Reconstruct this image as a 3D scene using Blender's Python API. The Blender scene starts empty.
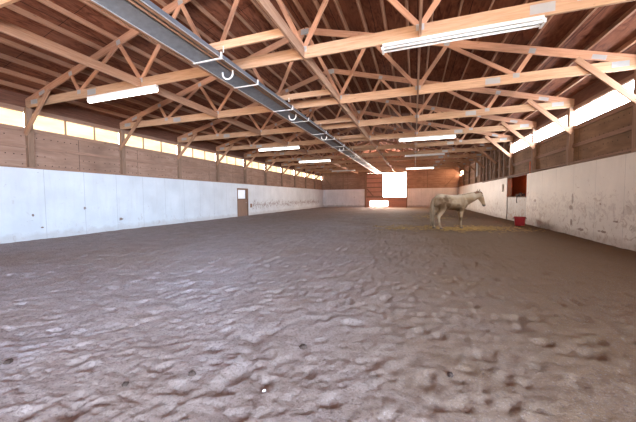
import bpy, bmesh, math, random
import numpy as np
from mathutils import Vector, Matrix, Euler

random.seed(7)
rng = np.random.default_rng(11)
scn = bpy.context.scene
col = scn.collection

# ------------------------------------------------------------------ measures
XL, XR = -12.10, 5.07            # inner faces of the white kick walls
XC = (XL + XR) / 2.0             # ridge line
BAY, Y1 = 3.18182, 5.9285        # truss spacing, second truss
def TY(i): return Y1 + BAY * (i - 1)
YB, YF = TY(11) + 0.12, -7.6    # back wall, wall behind the camera
KICK = 2.44
ZC = 4.58                        # middle of the bottom chords
CH = 0.25
SLOPE = 0.27
def ztop(x): return 7.0 - SLOPE * abs(x - XC)   # middle line of the top chords
CS = 1 / math.sqrt(1 + SLOPE * SLOPE)
ORD = ['first', 'second', 'third', 'fourth', 'fifth', 'sixth', 'seventh', 'eighth', 'ninth', 'tenth',
       'eleventh', 'twelfth', 'thirteenth', 'fourteenth', 'fifteenth', 'sixteenth']

# ------------------------------------------------------------------ camera
F_PX, YAW, PITCH, ROLL, CAM_H = 281.82, 0.3281, -0.0488, -0.0080, 1.4103
cd = bpy.data.cameras.new('camera')
cam = bpy.data.objects.new('camera', cd)
col.objects.link(cam)
fwd = Vector((-math.sin(YAW) * math.cos(PITCH), math.cos(YAW) * math.cos(PITCH), math.sin(PITCH)))
rt = Vector((math.cos(YAW), math.sin(YAW), 0)); up = rt.cross(fwd)
rt2 = math.cos(ROLL) * rt + math.sin(ROLL) * up
up2 = -math.sin(ROLL) * rt + math.cos(ROLL) * up
M = Matrix((rt2, up2, -fwd)).transposed().to_4x4()
M.translation = Vector((0, 0, CAM_H))
cam.matrix_world = M
cd.sensor_fit = 'HORIZONTAL'; cd.sensor_width = 36.0
cd.lens = 36.0 * F_PX / 636.0
cd.clip_start = 0.05; cd.clip_end = 500
scn.camera = cam
def px_of(p):
    d = Vector(p) - Vector((0, 0, CAM_H)); w = d.dot(fwd)
    if w < 0.1: return None
    return 318 + F_PX * d.dot(rt2) / w, 211 - F_PX * d.dot(up2) / w
def in_view(p0, p1, m=12):
    for k in range(25):
        q = px_of(Vector(p0).lerp(Vector(p1), k / 24))
        if q and -m < q[0] < 636 + m and -m < q[1] < 422 + m: return True
    return False

# ------------------------------------------------------------------ materials
class N:
    """small node-tree helper"""
    def __init__(s, name):
        s.m = bpy.data.materials.new(name); s.m.use_nodes = True
        s.t = s.m.node_tree; s.n = s.t.nodes; s.n.clear()
        s.out = s.n.new('ShaderNodeOutputMaterial')
    def node(s, t, **k):
        x = s.n.new(t)
        for a, v in k.items():
            setattr(x, a, v)
        return x
    def put(s, sock, v):
        if hasattr(v, 'is_output'): s.t.links.new(v, sock)
        elif isinstance(v, (tuple, list)):
            sock.default_value = (*v, 1.0) if (len(v) == 3 and len(sock.default_value) == 4) else v
        else: sock.default_value = v
    def math(s, op, a, b=0.0, c=None, clamp=False):
        x = s.node('ShaderNodeMath', operation=op, use_clamp=clamp)
        s.put(x.inputs[0], a); s.put(x.inputs[1], b)
        if c is not None: s.put(x.inputs[2], c)
        return x.outputs[0]
    def coord(s, which='Object'):
        return s.node('ShaderNodeTexCoord').outputs[which]
    def geo(s):
        return s.node('ShaderNodeNewGeometry').outputs['Position']
    def sep(s, v):
        x = s.node('ShaderNodeSeparateXYZ'); s.put(x.inputs[0], v); return x.outputs
    def scale(s, v, sc, loc=(0, 0, 0)):
        x = s.node('ShaderNodeMapping'); s.put(x.inputs['Vector'], v)
        x.inputs['Scale'].default_value = sc; s.put(x.inputs['Location'], loc); return x.outputs[0]
    def noise(s, v, sc, det=4, rough=0.55, dist=0.0):
        x = s.node('ShaderNodeTexNoise'); s.put(x.inputs['Vector'], v)
        x.inputs['Scale'].default_value = sc; x.inputs['Detail'].default_value = det
        x.inputs['Roughness'].default_value = rough; x.inputs['Distortion'].default_value = dist
        return x.outputs['Fac']
    def ramp(s, f, stops):
        x = s.node('ShaderNodeValToRGB'); s.put(x.inputs[0], f)
        e = x.color_ramp.elements
        while len(e) < len(stops): e.new(0.5)
        for k, (p, c) in enumerate(stops):
            e[k].position = p
            e[k].color = (c, c, c, 1) if not isinstance(c, (tuple, list)) else (*c, 1)
        return x.outputs[0]
    def mix(s, f, a, b, mode='MIX'):
        x = s.node('ShaderNodeMix', data_type='RGBA', blend_type=mode)
        s.put(x.inputs[0], f); s.put(x.inputs[6], a); s.put(x.inputs[7], b); return x.outputs[2]
    def bump(s, h, st=0.3, d=0.02):
        x = s.node('ShaderNodeBump'); x.inputs['Strength'].default_value = st
        x.inputs['Distance'].default_value = d; s.put(x.inputs['Height'], h); return x.outputs[0]
    def pbr(s, color, rough=0.7, metal=0.0, normal=None, spec=0.3, emit=None, es=0.0):
        x = s.node('ShaderNodeBsdfPrincipled')
        s.put(x.inputs['Base Color'], color); s.put(x.inputs['Roughness'], rough)
        s.put(x.inputs['Metallic'], metal); x.inputs['Specular IOR Level'].default_value = spec
        if normal is not None: s.put(x.inputs['Normal'], normal)
        if emit is not None:
            s.put(x.inputs['Emission Color'], emit); x.inputs['Emission Strength'].default_value = es
        s.t.links.new(x.outputs[0], s.out.inputs[0]); return s.m
    def emit(s, color, st):
        x = s.node('ShaderNodeEmission'); s.put(x.inputs[0], color); s.put(x.inputs[1], st)
        s.t.links.new(x.outputs[0], s.out.inputs[0]); return s.m

def plain(name, c, rough=0.6, metal=0.0, var=0.12):
    n = N(name); f = n.noise(n.coord(), 9.0, 4)
    a = tuple(v * (1 - var) for v in c); b = tuple(min(1, v * (1 + var)) for v in c)
    return n.pbr(n.mix(f, a, b), rough, metal)

def wood(name, dark, light, knots=0.5, rough=0.75, vary=0.35):
    """sawn timber: grain runs along U of the beam's own UV map"""
    n = N(name)
    uv = n.coord('UV')
    rnd = n.node('ShaderNodeObjectInfo').outputs['Random']
    off = n.node('ShaderNodeCombineXYZ'); n.put(off.inputs[0], n.math('MULTIPLY', rnd, 37.0)); n.put(off.inputs[1], n.math('MULTIPLY', rnd, 11.0))
    v = n.node('ShaderNodeVectorMath', operation='ADD'); n.put(v.inputs[0], uv); n.put(v.inputs[1], off.outputs[0])
    v = v.outputs[0]
    g = n.noise(n.scale(v, (0.9, 14, 1)), 2.2, 6, 0.6, 0.6)
    g2 = n.noise(n.scale(v, (0.5, 2.2, 1)), 1.3, 3)
    c = n.mix(n.ramp(g, [(0.3, 0), (0.72, 1)]), dark, light)
    tone = n.math('MULTIPLY_ADD', g2, vary, 1 - vary * 0.5)
    tone = n.math('MULTIPLY_ADD', n.math('SUBTRACT', rnd, 0.5), vary * 0.7, tone)
    cc = n.node('ShaderNodeVectorMath', operation='SCALE'); n.put(cc.inputs[0], c); n.put(cc.inputs['Scale'], tone)
    k = n.noise(n.scale(v, (3.0, 7.0, 1)), 1.6, 2, 0.4)
    kn = n.ramp(k, [(0.70, 0), (0.76, 1)])
    c2 = n.mix(n.math('MULTIPLY', kn, knots), cc.outputs[0], tuple(x * 0.35 for x in dark))
    return n.pbr(c2, rough, normal=n.bump(g, 0.25, 0.004), spec=0.25)

MT = {}
MT['truss'] = wood('truss_timber', (0.38, 0.215, 0.12), (0.56, 0.345, 0.21))
MT['web'] = wood('web_timber', (0.38, 0.18, 0.10), (0.57, 0.30, 0.185))
MT['purlin'] = wood('purlin_timber', (0.28, 0.135, 0.075), (0.42, 0.225, 0.135))
MT['brace'] = wood('brace_timber', (0.31, 0.16, 0.09), (0.48, 0.27, 0.165))
MT['post'] = wood('post_timber', (0.20, 0.115, 0.07), (0.31, 0.185, 0.12))
MT['girt'] = wood('girt_timber', (0.24, 0.13, 0.085), (0.37, 0.215, 0.14))
MT['darkwood'] = wood('dark_board', (0.15, 0.075, 0.045), (0.25, 0.135, 0.085))
MT['gatewood'] = wood('gate_board', (0.38, 0.18, 0.125), (0.52, 0.27, 0.20))

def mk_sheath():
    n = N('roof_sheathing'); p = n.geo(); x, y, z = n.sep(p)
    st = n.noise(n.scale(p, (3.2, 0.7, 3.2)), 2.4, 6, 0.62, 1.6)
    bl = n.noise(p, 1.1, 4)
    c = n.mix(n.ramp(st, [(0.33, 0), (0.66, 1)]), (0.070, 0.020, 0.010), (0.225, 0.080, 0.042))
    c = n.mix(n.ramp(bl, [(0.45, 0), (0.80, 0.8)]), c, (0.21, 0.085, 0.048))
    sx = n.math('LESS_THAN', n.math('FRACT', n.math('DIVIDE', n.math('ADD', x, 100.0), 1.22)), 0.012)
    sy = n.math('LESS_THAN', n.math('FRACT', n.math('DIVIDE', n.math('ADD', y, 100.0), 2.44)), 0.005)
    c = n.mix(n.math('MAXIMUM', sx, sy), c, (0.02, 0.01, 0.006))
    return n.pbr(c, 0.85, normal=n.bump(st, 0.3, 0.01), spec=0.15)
MT['sheath'] = mk_sheath()

def mk_ply(name, a, b):
    n = N(name); p = n.geo(); x, y, z = n.sep(p)
    u = n.math('ADD', x, y)
    cv = n.node('ShaderNodeCombineXYZ'); n.put(cv.inputs[0], u); n.put(cv.inputs[1], n.math('MULTIPLY', z, 5.0))
    g = n.noise(cv.outputs[0], 1.2, 6, 0.6, 0.8)
    bl = n.noise(p, 0.8, 4)
    c = n.mix(n.ramp(g, [(0.3, 0), (0.7, 1)]), a, b)
    c = n.mix(n.ramp(bl, [(0.45, 0), (0.8, 0.7)]), c, tuple(v * 0.55 for v in a))
    # nail heads in rows, and the sheet joints
    fu = n.math('ABSOLUTE', n.math('SUBTRACT', n.math('FRACT', n.math('DIVIDE', n.math('ADD', u, 100.0), 0.203)), 0.5))
    fz = n.math('ABSOLUTE', n.math('SUBTRACT', n.math('FRACT', n.math('DIVIDE', z, 0.305)), 0.5))
    dd = n.math('ADD', n.math('POWER', n.math('MULTIPLY', fu, 0.203), 2.0), n.math('POWER', n.math('MULTIPLY', fz, 0.305), 2.0))
    nail = n.math('LESS_THAN', dd, 0.00030)
    nail = n.math('MULTIPLY', nail, n.math('GREATER_THAN', n.noise(p, 2.3, 2), 0.42))
    seam = n.math('LESS_THAN', n.math('FRACT', n.math('DIVIDE', n.math('ADD', u, 100.0), 2.44)), 0.006)
    c = n.mix(n.math('MAXIMUM', nail, seam), c, (0.05, 0.025, 0.015))
    return n.pbr(c, 0.8, normal=n.bump(g, 0.2, 0.006), spec=0.2)
MT['ply'] = mk_ply('plywood_wall', (0.295, 0.165, 0.108), (0.43, 0.26, 0.178))
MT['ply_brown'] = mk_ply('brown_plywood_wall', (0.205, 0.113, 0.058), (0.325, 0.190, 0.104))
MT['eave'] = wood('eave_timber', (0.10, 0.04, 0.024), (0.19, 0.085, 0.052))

def mk_kick(name, dirt, band=None, tint=(0.70, 0.705, 0.70), spots=(), foot_am=.7, joint=(1.22, 100.3)):
    """white painted boards with joints, scuffs, kick marks and drips"""
    n = N(name); p = n.geo(); x, y, z = n.sep(p)
    u = n.math('ADD', x, y)
    big = n.noise(p, 0.9, 5)
    c = n.mix(n.ramp(big, [(0.35, 0), (0.7, 1)]), tuple(v * 0.84 for v in tint), tint)
    gr = n.noise(n.scale(p, (1, 1, 0.12)), 7, 4)
    c = n.mix(n.math('MULTIPLY', n.ramp(gr, [(0.52, 0), (0.8, 1)]), 0.3), c, (0.50, 0.46, 0.40))
    low = n.math('SUBTRACT', 1.0, n.math('DIVIDE', z, 2.3), clamp=True)
    low = n.math('POWER', low, 0.8)
    sc = n.noise(p, 3.6, 6, 0.68, 1.2)
    th = n.ramp(n.math('MULTIPLY_ADD', low, 0.16 * dirt, sc), [(0.66, 0), (0.75, 1)])
    c = n.mix(n.math('MULTIPLY', th, min(1.0, 0.62 * dirt)), c, (0.34, 0.235, 0.16))
    sp = n.noise(n.scale(p, (1, 1, 1.7)), 8.0, 3, 0.6)
    s2 = n.ramp(n.math('MULTIPLY_ADD', low, 0.06, sp), [(0.745, 0), (0.775, 1)])
    c = n.mix(n.math('MULTIPLY', s2, min(1, 0.8 * dirt)), c, (0.13, 0.075, 0.05))
    if band:                                              # a run of hoof scuffs at one height
        y0, y1, z0, z1, am = band
        my = n.math('MULTIPLY', n.math('GREATER_THAN', y, y0), n.math('LESS_THAN', y, y1))
        mz = n.math('SUBTRACT', 1.0, n.math('ABSOLUTE', n.math('DIVIDE', n.math('SUBTRACT', z, (z0 + z1) / 2), (z1 - z0) / 2)), clamp=True)
        nn = n.noise(n.scale(p, (1, 0.9, 1.1)), 3.0, 6, 0.7, 1.5)
        mm = n.ramp(n.math('MULTIPLY_ADD', mz, 0.2, nn), [(0.64, 0), (0.72, 1)])
        mm = n.math('MULTIPLY', n.math('MULTIPLY', mm, my), n.ramp(mz, [(0.0, 0), (0.3, 1)]))
        c = n.mix(n.math('MULTIPLY', mm, am), c, (0.30, 0.22, 0.19))
    for (sy, sz, ry, rz) in spots:                          # single stains and knocks
        q = n.math('ADD', n.math('POWER', n.math('DIVIDE', n.math('SUBTRACT', y, sy), ry), 2.0), n.math('POWER', n.math('DIVIDE', n.math('SUBTRACT', z, sz), rz), 2.0))
        q = n.math('MULTIPLY_ADD', n.math('SUBTRACT', n.noise(p, 9, 4, .7), .5), 3.5, q)
        c = n.mix(n.ramp(q, [(0.45, 0.9), (1.0, 0)]), c, (0.16, 0.085, 0.05))
    foot = n.ramp(n.math('MULTIPLY_ADD', n.noise(p, 4, 4), -0.35, z), [(0.0, 1), (0.16, 0)])
    c = n.mix(n.math('MULTIPLY', foot, foot_am), c, (0.36, 0.27, 0.21))
    seam = n.math('LESS_THAN', n.math('FRACT', n.math('DIVIDE', n.math('ADD', u, joint[1]), joint[0])), 0.012)
    c = n.mix(n.math('MULTIPLY', seam, 0.55), c, (0.30, 0.27, 0.24))
    return n.pbr(c, 0.55, normal=n.bump(gr, 0.15, 0.01), spec=0.35)
MT['kick_left'] = mk_kick('white_kickboard', 0.55, (19.4, 36.0, 0.25, 1.45, 0.8), spots=[(7.45, 1.06, .05, .06), (8.85, .53, .09, .08), (5.86, .89, .04, .05), (6.1, .45, .05, .03)], foot_am=.35, joint=(1.25, 99.65))
MT['kick_right'] = mk_kick('scuffed_white_kickboard', 1.05, (8.0, 15.6, 0.35, 1.75, 0.38), (0.76, 0.705, 0.625), spots=[(11.78, 1.28, .08, .17), (11.86, 1.0, .12, .10), (11.26, .31, .22, .05), (14.89, 1.19, .12, .07), (10.14, .37, .22, .035), (11.82, .5, .07, .14), (10.28, 1.15, .05, .04), (9.6, .7, .12, .03)], foot_am=.5)
MT['kick_back'] = mk_kick('white_end_kickboard', 0.8, None, (0.86, 0.79, 0.75))
MT['half_panel'] = mk_kick('dirty_half_panel', 1.35, None, (0.50, 0.48, 0.44))

def mk_sand():
    n = N('arena_sand'); p = n.geo()
    a = n.noise(p, 0.35, 4); b = n.noise(p, 2.6, 5, 0.6); g = n.noise(p, 38, 5, 0.75)
    fine = n.noise(p, 170, 3, 0.7)
    c = n.mix(n.ramp(b, [(0.3, 0), (0.72, 1)]), (0.292, 0.232, 0.218), (0.395, 0.328, 0.312))
    c = n.mix(n.math('MULTIPLY', n.ramp(a, [(0.42, 0), (0.68, 1)]), 0.45), c, (0.29, 0.195, 0.135))
    x, y, z = n.sep(p)                                     # browner tint towards the horse's side, painting its warmer, dimmer light into the sand
    warm_tint = n.ramp(n.math('MULTIPLY_ADD', n.math('MULTIPLY_ADD', n.noise(p, 0.55, 6, 0.65), 4.5, n.math('SUBTRACT', x, n.math('MULTIPLY', y, -0.06))), 0.2, 0.22), [(0.05, 0), (0.5, 0.55), (1.0, 1.0)])
    c = n.mix(n.math('MULTIPLY', warm_tint, 0.9), c, (0.165, 0.092, 0.040))
    c = n.mix(n.ramp(g, [(0.38, 0.75), (0.50, 0)]), c, (0.14, 0.095, 0.075))
    c = n.mix(n.ramp(n.noise(p, 62, 3, 0.6), [(0.56, 0), (0.70, 0.30)]), c, (0.42, 0.35, 0.31))
    c = n.mix(n.ramp(fine, [(0.60, 0), (0.75, 0.22)]), c, (0.50, 0.42, 0.37))
    h = n.math('ADD', n.math('MULTIPLY', g, 0.8), n.math('MULTIPLY', fine, 0.35))
    return n.pbr(c, 0.95, normal=n.bump(h, 0.85, 0.022), spec=0.08)
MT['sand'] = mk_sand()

MT['plate'] = plain('galvanised_plate', (0.40, 0.385, 0.37), 0.45, 0.35)
MT['enamel'] = plain('white_enamel', (0.80, 0.79, 0.76), 0.4)
MT['steel'] = plain('grey_reflector_steel', (0.185, 0.185, 0.19), 0.5, 0.3, 0.3)
MT['rim'] = plain('bright_reflector_rim', (0.62, 0.60, 0.57), 0.35, 0.7)
MT['tube'] = plain('burner_tube', (0.24, 0.145, 0.10), 0.55, 0.4, 0.25)
MT['bracket'] = plain('white_bracket_wire', (0.82, 0.75, 0.68), 0.4, 0.2)
MT['red'] = plain('red_plastic', (0.34, 0.009, 0.012), 0.55)
MT['redboard'] = plain('red_board', (0.66, 0.15, 0.05), 0.7, 0.0, 0.3)
MT['navy'] = plain('dark_blue_cloth', (0.06, 0.05, 0.09), 0.85)
MT['black'] = plain('black_leather', (0.022, 0.018, 0.016), 0.5)
MT['beige'] = plain('beige_box', (0.50, 0.42, 0.32), 0.5)
MT['clod'] = plain('dark_clod', (0.045, 0.026, 0.018), 0.95, 0, 0.3)
MT['scrap'] = plain('white_scrap', (0.80, 0.80, 0.80), 0.7)
MT['glaze'] = plain('frosted_glass', (0.66, 0.74, 0.80), 0.25)
MT['earth'] = plain('yard_ground', (0.42, 0.38, 0.32), 0.95)
MT['outer'] = plain('outer_siding', (0.30, 0.2, 0.15), 0.9)

def mk_glow(name, c0, c1, st):
    n = N(name); p = n.geo(); x, y, z = n.sep(p)
    f = n.noise(n.scale(p, (1, 0.6, 2.5)), 1.6, 3)
    return n.emit(n.mix(n.ramp(f, [(0.35, 0), (0.65, 1)]), c0, c1), st)
MT['clear_left'] = mk_glow('sunlit_fibreglass_warm', (1.0, 0.72, 0.36), (1.0, 0.82, 0.50), 1.5)
MT['clear_far'] = mk_glow('sunlit_fibreglass_orange', (1.0, 0.55, 0.30), (1.0, 0.68, 0.45), 20.0)
MT['clear_right'] = mk_glow('sunlit_fibreglass_white', (0.72, 0.84, 1.0), (0.80, 0.89, 1.0), 27.0)
MT['tube_lit'] = N('lit_fluorescent').emit((1.0, 0.94, 0.86), 8.0)
MT['tube_off'] = plain('unlit_fluorescent', (0.86, 0.85, 0.82), 0.25)
MT['gate_glow'] = mk_glow('sunlit_gate_sheet', (1.0, 0.78, 0.66), (1.0, 0.90, 0.80), 2.2)

# ------------------------------------------------------------------ mesh builder
class MB:
    def __init__(s): s.v = []; s.f = []; s.uv = []
    def hexa(s, c8, L=1.0):
        """8 corners: near end 0-3, far end 4-7 (both the same way round); UV runs along the length"""
        b = len(s.v); s.v += [tuple(c) for c in c8]
        c8 = [Vector(c) for c in c8]
        ctr = sum(c8, Vector()) / 8
        o = random.random() * 20
        w = (c8[1] - c8[0]).length; d = (c8[3] - c8[0]).length
        quads = [((0, 1, 2, 3), 'e'), ((4, 5, 6, 7), 'e'), ((0, 1, 5, 4), 's'), ((1, 2, 6, 5), 's'), ((2, 3, 7, 6), 's'), ((3, 0, 4, 7), 's')]
        for q, t in quads:
            pts = [c8[i] for i in q]
            nrm = (pts[1] - pts[0]).cross(pts[2] - pts[0])
            uv = [(o, 0), (o + .001 * 0, w), (o + d * .05, w), (o + d * .05, 0)] if t == 'e' else None
            if t == 's':
                ww = (pts[1] - pts[0]).length; ll = (pts[3] - pts[0]).length
                k = o + q[0] * 0.37
                uv = [(o, k), (o, k + ww), (o + ll, k + ww), (o + ll, k)]
            if nrm.dot((sum(pts, Vector()) / 4) - ctr) < 0:
                q = q[::-1]; uv = uv[::-1]
            s.f.append(tuple(b + i for i in q)); s.uv += uv
    def box(s, x0, x1, y0, y1, z0, z1):
        dx, dy, dz = x1 - x0, y1 - y0, z1 - z0
        if dx >= dy and dx >= dz:
            c = [(x0, y0, z0), (x0, y1, z0), (x0, y1, z1), (x0, y0, z1), (x1, y0, z0), (x1, y1, z0), (x1, y1, z1), (x1, y0, z1)]
        elif dy >= dz:
            c = [(x0, y0, z0), (x1, y0, z0), (x1, y0, z1), (x0, y0, z1), (x0, y1, z0), (x1, y1, z0), (x1, y1, z1), (x0, y1, z1)]
        else:
            c = [(x0, y0, z0), (x1, y0, z0), (x1, y1, z0), (x0, y1, z0), (x0, y0, z1), (x1, y0, z1), (x1, y1, z1), (x0, y1, z1)]
        s.hexa(c); return s
    def beam(s, p0, p1, thick, depth, side=(0, 1, 0)):
        p0, p1 = Vector(p0), Vector(p1); d = (p1 - p0).normalized()
        sd = Vector(side); sd = (sd - d * sd.dot(d)).normalized(); u = d.cross(sd)
        a, b = sd * thick / 2, u * depth / 2
        s.hexa([p0 - a - b, p0 + a - b, p0 + a + b, p0 - a + b, p1 - a - b, p1 + a - b, p1 + a + b, p1 - a + b]); return s
    def prism(s, poly, axis, a0, a1):
        """extrude a 2-D polygon along axis ('x' or 'y')"""
        b = len(s.v); n = len(poly)
        for a in (a0, a1):
            for (p, q) in poly: s.v.append((a, p, q) if axis == 'x' else (p, a, q))
        A = sum(poly[i][0] * poly[(i + 1) % n][1] - poly[(i + 1) % n][0] * poly[i][1] for i in range(n))
        flip = (A > 0) if axis == 'y' else (A < 0)
        f0 = list(range(n)); f1 = [n + i for i in range(n)]
        fs = [f0[::-1], f1] + [[i, (i + 1) % n, n + (i + 1) % n, n + i] for i in range(n)]
        for f in fs:
            if flip: f = f[::-1]
            s.f.append(tuple(b + i for i in f))
            for i in f: s.uv.append((s.v[b + i][0] * .7 + s.v[b + i][1] * .7, s.v[b + i][2]))
        return s
    def tube(s, pts, r, n=8, cap=True, flat=None):
        """round tube through points; r number or list; flat=(sx,sy) scales the section"""
        pts = [Vector(p) for p in pts]; b = len(s.v); m = len(pts)
        rs = r if isinstance(r, (list, tuple)) else [r] * m
        nrm = None
        for i, p in enumerate(pts):
            t = (pts[min(i + 1, m - 1)] - pts[max(i - 1, 0)]).normalized()
            if nrm is None:
                nrm = Vector((0, 0, 1)) if abs(t.z) < 0.9 else Vector((0, 1, 0))
            nrm = (nrm - t * nrm.dot(t)).normalized(); bi = t.cross(nrm)
            rr = rs[i]
            ra, rb = (rr if isinstance(rr, tuple) else (rr, rr))
            for k in range(n):
                a = 2 * math.pi * k / n
                s.v.append(tuple(p + nrm * (ra * math.cos(a)) + bi * (rb * math.sin(a))))
        for i in range(m - 1):
            for k in range(n):
                q = (b + i * n + k, b + i * n + (k + 1) % n, b + (i + 1) * n + (k + 1) % n, b + (i + 1) * n + k)
                s.f.append(q); s.uv += [(i * .1, k / n), (i * .1, (k + 1) / n), (i * .1 + .1, (k + 1) / n), (i * .1 + .1, k / n)]
        if cap:
            f = tuple(b + k for k in range(n))[::-1]; s.f.append(f); s.uv += [(0, 0)] * n
            f = tuple(b + (m - 1) * n + k for k in range(n)); s.f.append(f); s.uv += [(0, 0)] * n
        return s
    def mesh(s, name):
        me = bpy.data.meshes.new(name); me.from_pydata(s.v, [], s.f)
        ul = me.uv_layers.new(name='UVMap')
        ul.data.foreach_set('uv', np.array(s.uv, dtype=np.float32).ravel())
        me.update(); return me
    def build(s, name, mat, parent=None, loc=None, smooth=False, bevel=0):
        me = s.mesh(name); me.materials.append(MT[mat] if isinstance(mat, str) else mat)
        o = bpy.data.objects.new(name, me); col.objects.link(o)
        if smooth:
            me.shade_smooth()
        if parent is not None: o.parent = parent
        if loc is not None: o.location = loc
        if bevel:
            bv = o.modifiers.new('edge', 'BEVEL'); bv.width = bevel; bv.segments = 2; bv.limit_method = 'ANGLE'
        return o

def tag(o, label=None, cat=None, group=None, kind=None):
    if label: o['label'] = label
    if cat: o['category'] = cat
    if group: o['group'] = group
    if kind: o['kind'] = kind
    return o
def empty(name, loc=(0, 0, 0), rz=0.0):
    o = bpy.data.objects.new(name, None); col.objects.link(o)
    o.location = loc; o.rotation_euler = (0, 0, rz); o.empty_display_size = 0.2
    return o
def copy_tree(o, parent=None):
    c = o.copy(); col.objects.link(c)
    c.parent = parent
    for ch in [k for k in bpy.data.objects if k.parent == o]:
        copy_tree(ch, c)
    return c
def struct(o): o['kind'] = 'structure'; return o

# ------------------------------------------------------------------ sand floor
def vnoise(x, y, seed):
    xi = np.floor(x).astype(np.int64); yi = np.floor(y).astype(np.int64)
    fx = x - xi; fy = y - yi
    fx = fx * fx * (3 - 2 * fx); fy = fy * fy * (3 - 2 * fy)
    def h(a, b):
        n = (a * 374761393 + b * 668265263 + seed * 1442695041) & 0x7fffffff
        n = ((n ^ (n >> 13)) * 1274126177) & 0x7fffffff
        n = n ^ (n >> 16)
        return (n & 0xffff) / 65535.0
    return (h(xi, yi) * (1 - fx) + h(xi + 1, yi) * fx) * (1 - fy) + (h(xi, yi + 1) * (1 - fx) + h(xi + 1, yi + 1) * fx) * fy

def make_floor():
    xs = np.arange(XL - 0.05, XR + 0.06, 0.026)
    ys = [YF]; d = 0.12
    while ys[-1] < 0.9: ys.append(ys[-1] + 0.12)
    while ys[-1] < YB + 0.1:
        y = ys[-1]; ys.append(y + max(0.018, 0.0125 * y))
    ys = np.array(ys)
    X, Y = np.meshgrid(xs, ys)
    wx = X + 0.25 * vnoise(X * 1.7, Y * 1.7, 31); wy = Y + 0.25 * vnoise(X * 1.7, Y * 1.7, 32)
    Z = 0.03 * (vnoise(wx * 0.7, wy * 0.7, 1) - .5) + 0.022 * (vnoise(wx * 1.9, wy * 2.1, 2) - .5)
    r1 = vnoise(wx * 3.6, wy * 4.0, 3); r2 = vnoise(wx * 7.5, wy * 8, 4)
    Z += 0.009 * (np.abs(r1 - .5) * 2 - .5) + 0.009 * (np.abs(r2 - .5) * 2 - .5) + 0.012 * (vnoise(wx * 4.3 + 9, wy * 4.6, 9) - .5)
    vx, vy = X + .09 * vnoise(X * 9, Y * 9, 41), Y + .09 * vnoise(X * 9, Y * 9, 42)
    Z += 0.007 * (vnoise(.8 * vx * 11 + .6 * vy * 11, .8 * vy * 11 - .6 * vx * 11, 5) - .5) + 0.008 * (vnoise(vx * 21, vy * 21, 6) - .5) + 0.006 * (vnoise(.6 * X * 36 + .8 * Y * 36, .6 * Y * 36 - .8 * X * 36, 7) - .5)
    wob = vnoise(vx * 15, vy * 15, 8)
    # hoof prints: a dished half-moon with a pushed-up lip
    for k in range(13000):
        if k < 1500: cx, cy = rng.uniform(-8.5, 4.6), 0.9 + 10.5 * rng.random() ** 1.25
        else: cx, cy = rng.uniform(XL + .3, XR - .3), rng.uniform(9, 34)
        r = rng.uniform(0.05, 0.11); dep = rng.uniform(0.009, 0.032); a = rng.uniform(0, 6.28)
        if k >= 2300: cx, cy = rng.uniform(-8.0, 4.6), 0.9 + 8.5 * rng.random() ** 1.5; r = rng.uniform(.018, .045); dep = rng.uniform(.008, .022)
        if k >= 9500: cx, cy = rng.uniform(-11, 4.6), rng.uniform(3.0, 18); r = rng.uniform(.05, .085); dep = rng.uniform(.018, .040)
        el = rng.uniform(0.65, 1.0)
        i0, i1 = np.searchsorted(ys, [cy - 3 * r, cy + 3 * r]); j0, j1 = np.searchsorted(xs, [cx - 3 * r, cx + 3 * r])
        if i1 <= i0 or j1 <= j0: continue
        dx = X[i0:i1, j0:j1] - cx; dy = Y[i0:i1, j0:j1] - cy
        u = dx * math.cos(a) + dy * math.sin(a); v = (-dx * math.sin(a) + dy * math.cos(a)) / el
        q = np.sqrt(u * u + v * v) / r * (0.65 + 0.7 * wob[i0:i1, j0:j1])
        dent = -dep * np.clip(1 - q ** 3, 0, 1) * (0.7 + 0.3 * np.clip(u / r, -1, 1))
        lip = 0.25 * dep * np.exp(-((q - 1.3) / 0.33) ** 2) * (0.55 - 0.45 * u / (np.abs(u).max() + 1e-6))
        Z[i0:i1, j0:j1] += dent + lip
    # harrow ruts: a few dragged curves
    for (xa, ya, xb, yb, w, dp) in [(-1.35, 1.7, -1.75, 3.0, .07, .022), (-0.6, 2.0, 0.1, 3.6, .06, .010), (-4.6, 3.4, -2.2, 3.9, .10, .010)]:
        t = np.clip(((X - xa) * (xb - xa) + (Y - ya) * (yb - ya)) / ((xb - xa) ** 2 + (yb - ya) ** 2), 0, 1)
        dd = np.hypot(X - xa - t * (xb - xa) - .15 * np.sin(t * 5), Y - ya - t * (yb - ya))
        Z += -dp * np.exp(-(dd / w) ** 2) + 0.5 * dp * np.exp(-((dd - 2 * w) / w) ** 2)
    Z = (Z - Z.mean()) * .85
    near_wall = np.minimum(X - XL, XR - X)
    Z += 0.05 * np.exp(-(np.clip(near_wall, 0, 9) / 0.5) ** 2)
    calm = np.exp(-((X - 1.5) / 1.6) ** 2 - ((Y - 13.5) / 1.3) ** 2)     # trampled flat under the horse
    Z = Z * (1 - 0.85 * calm)
    ny, nx = X.shape
    me = bpy.data.meshes.new('floor')
    co = np.stack([X, Y, Z], -1).reshape(-1, 3).astype(np.float32)
    idx = np.arange(ny * nx).reshape(ny, nx)
    q = np.stack([idx[:-1, :-1], idx[:-1, 1:], idx[1:, 1:], idx[1:, :-1]], -1).reshape(-1, 4).astype(np.int32)
    me.vertices.add(len(co)); me.vertices.foreach_set('co', co.ravel())
    me.loops.add(q.size); me.loops.foreach_set('vertex_index', q.ravel())
    me.polygons.add(len(q)); me.polygons.foreach_set('loop_start', np.arange(0, q.size, 4, dtype=np.int32))
    me.update(calc_edges=True); me.shade_smooth()
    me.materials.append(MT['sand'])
    o = bpy.data.objects.new('floor', me); col.objects.link(o); struct(o)
    o['label'] = 'brown arena sand full of hoof prints'
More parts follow.
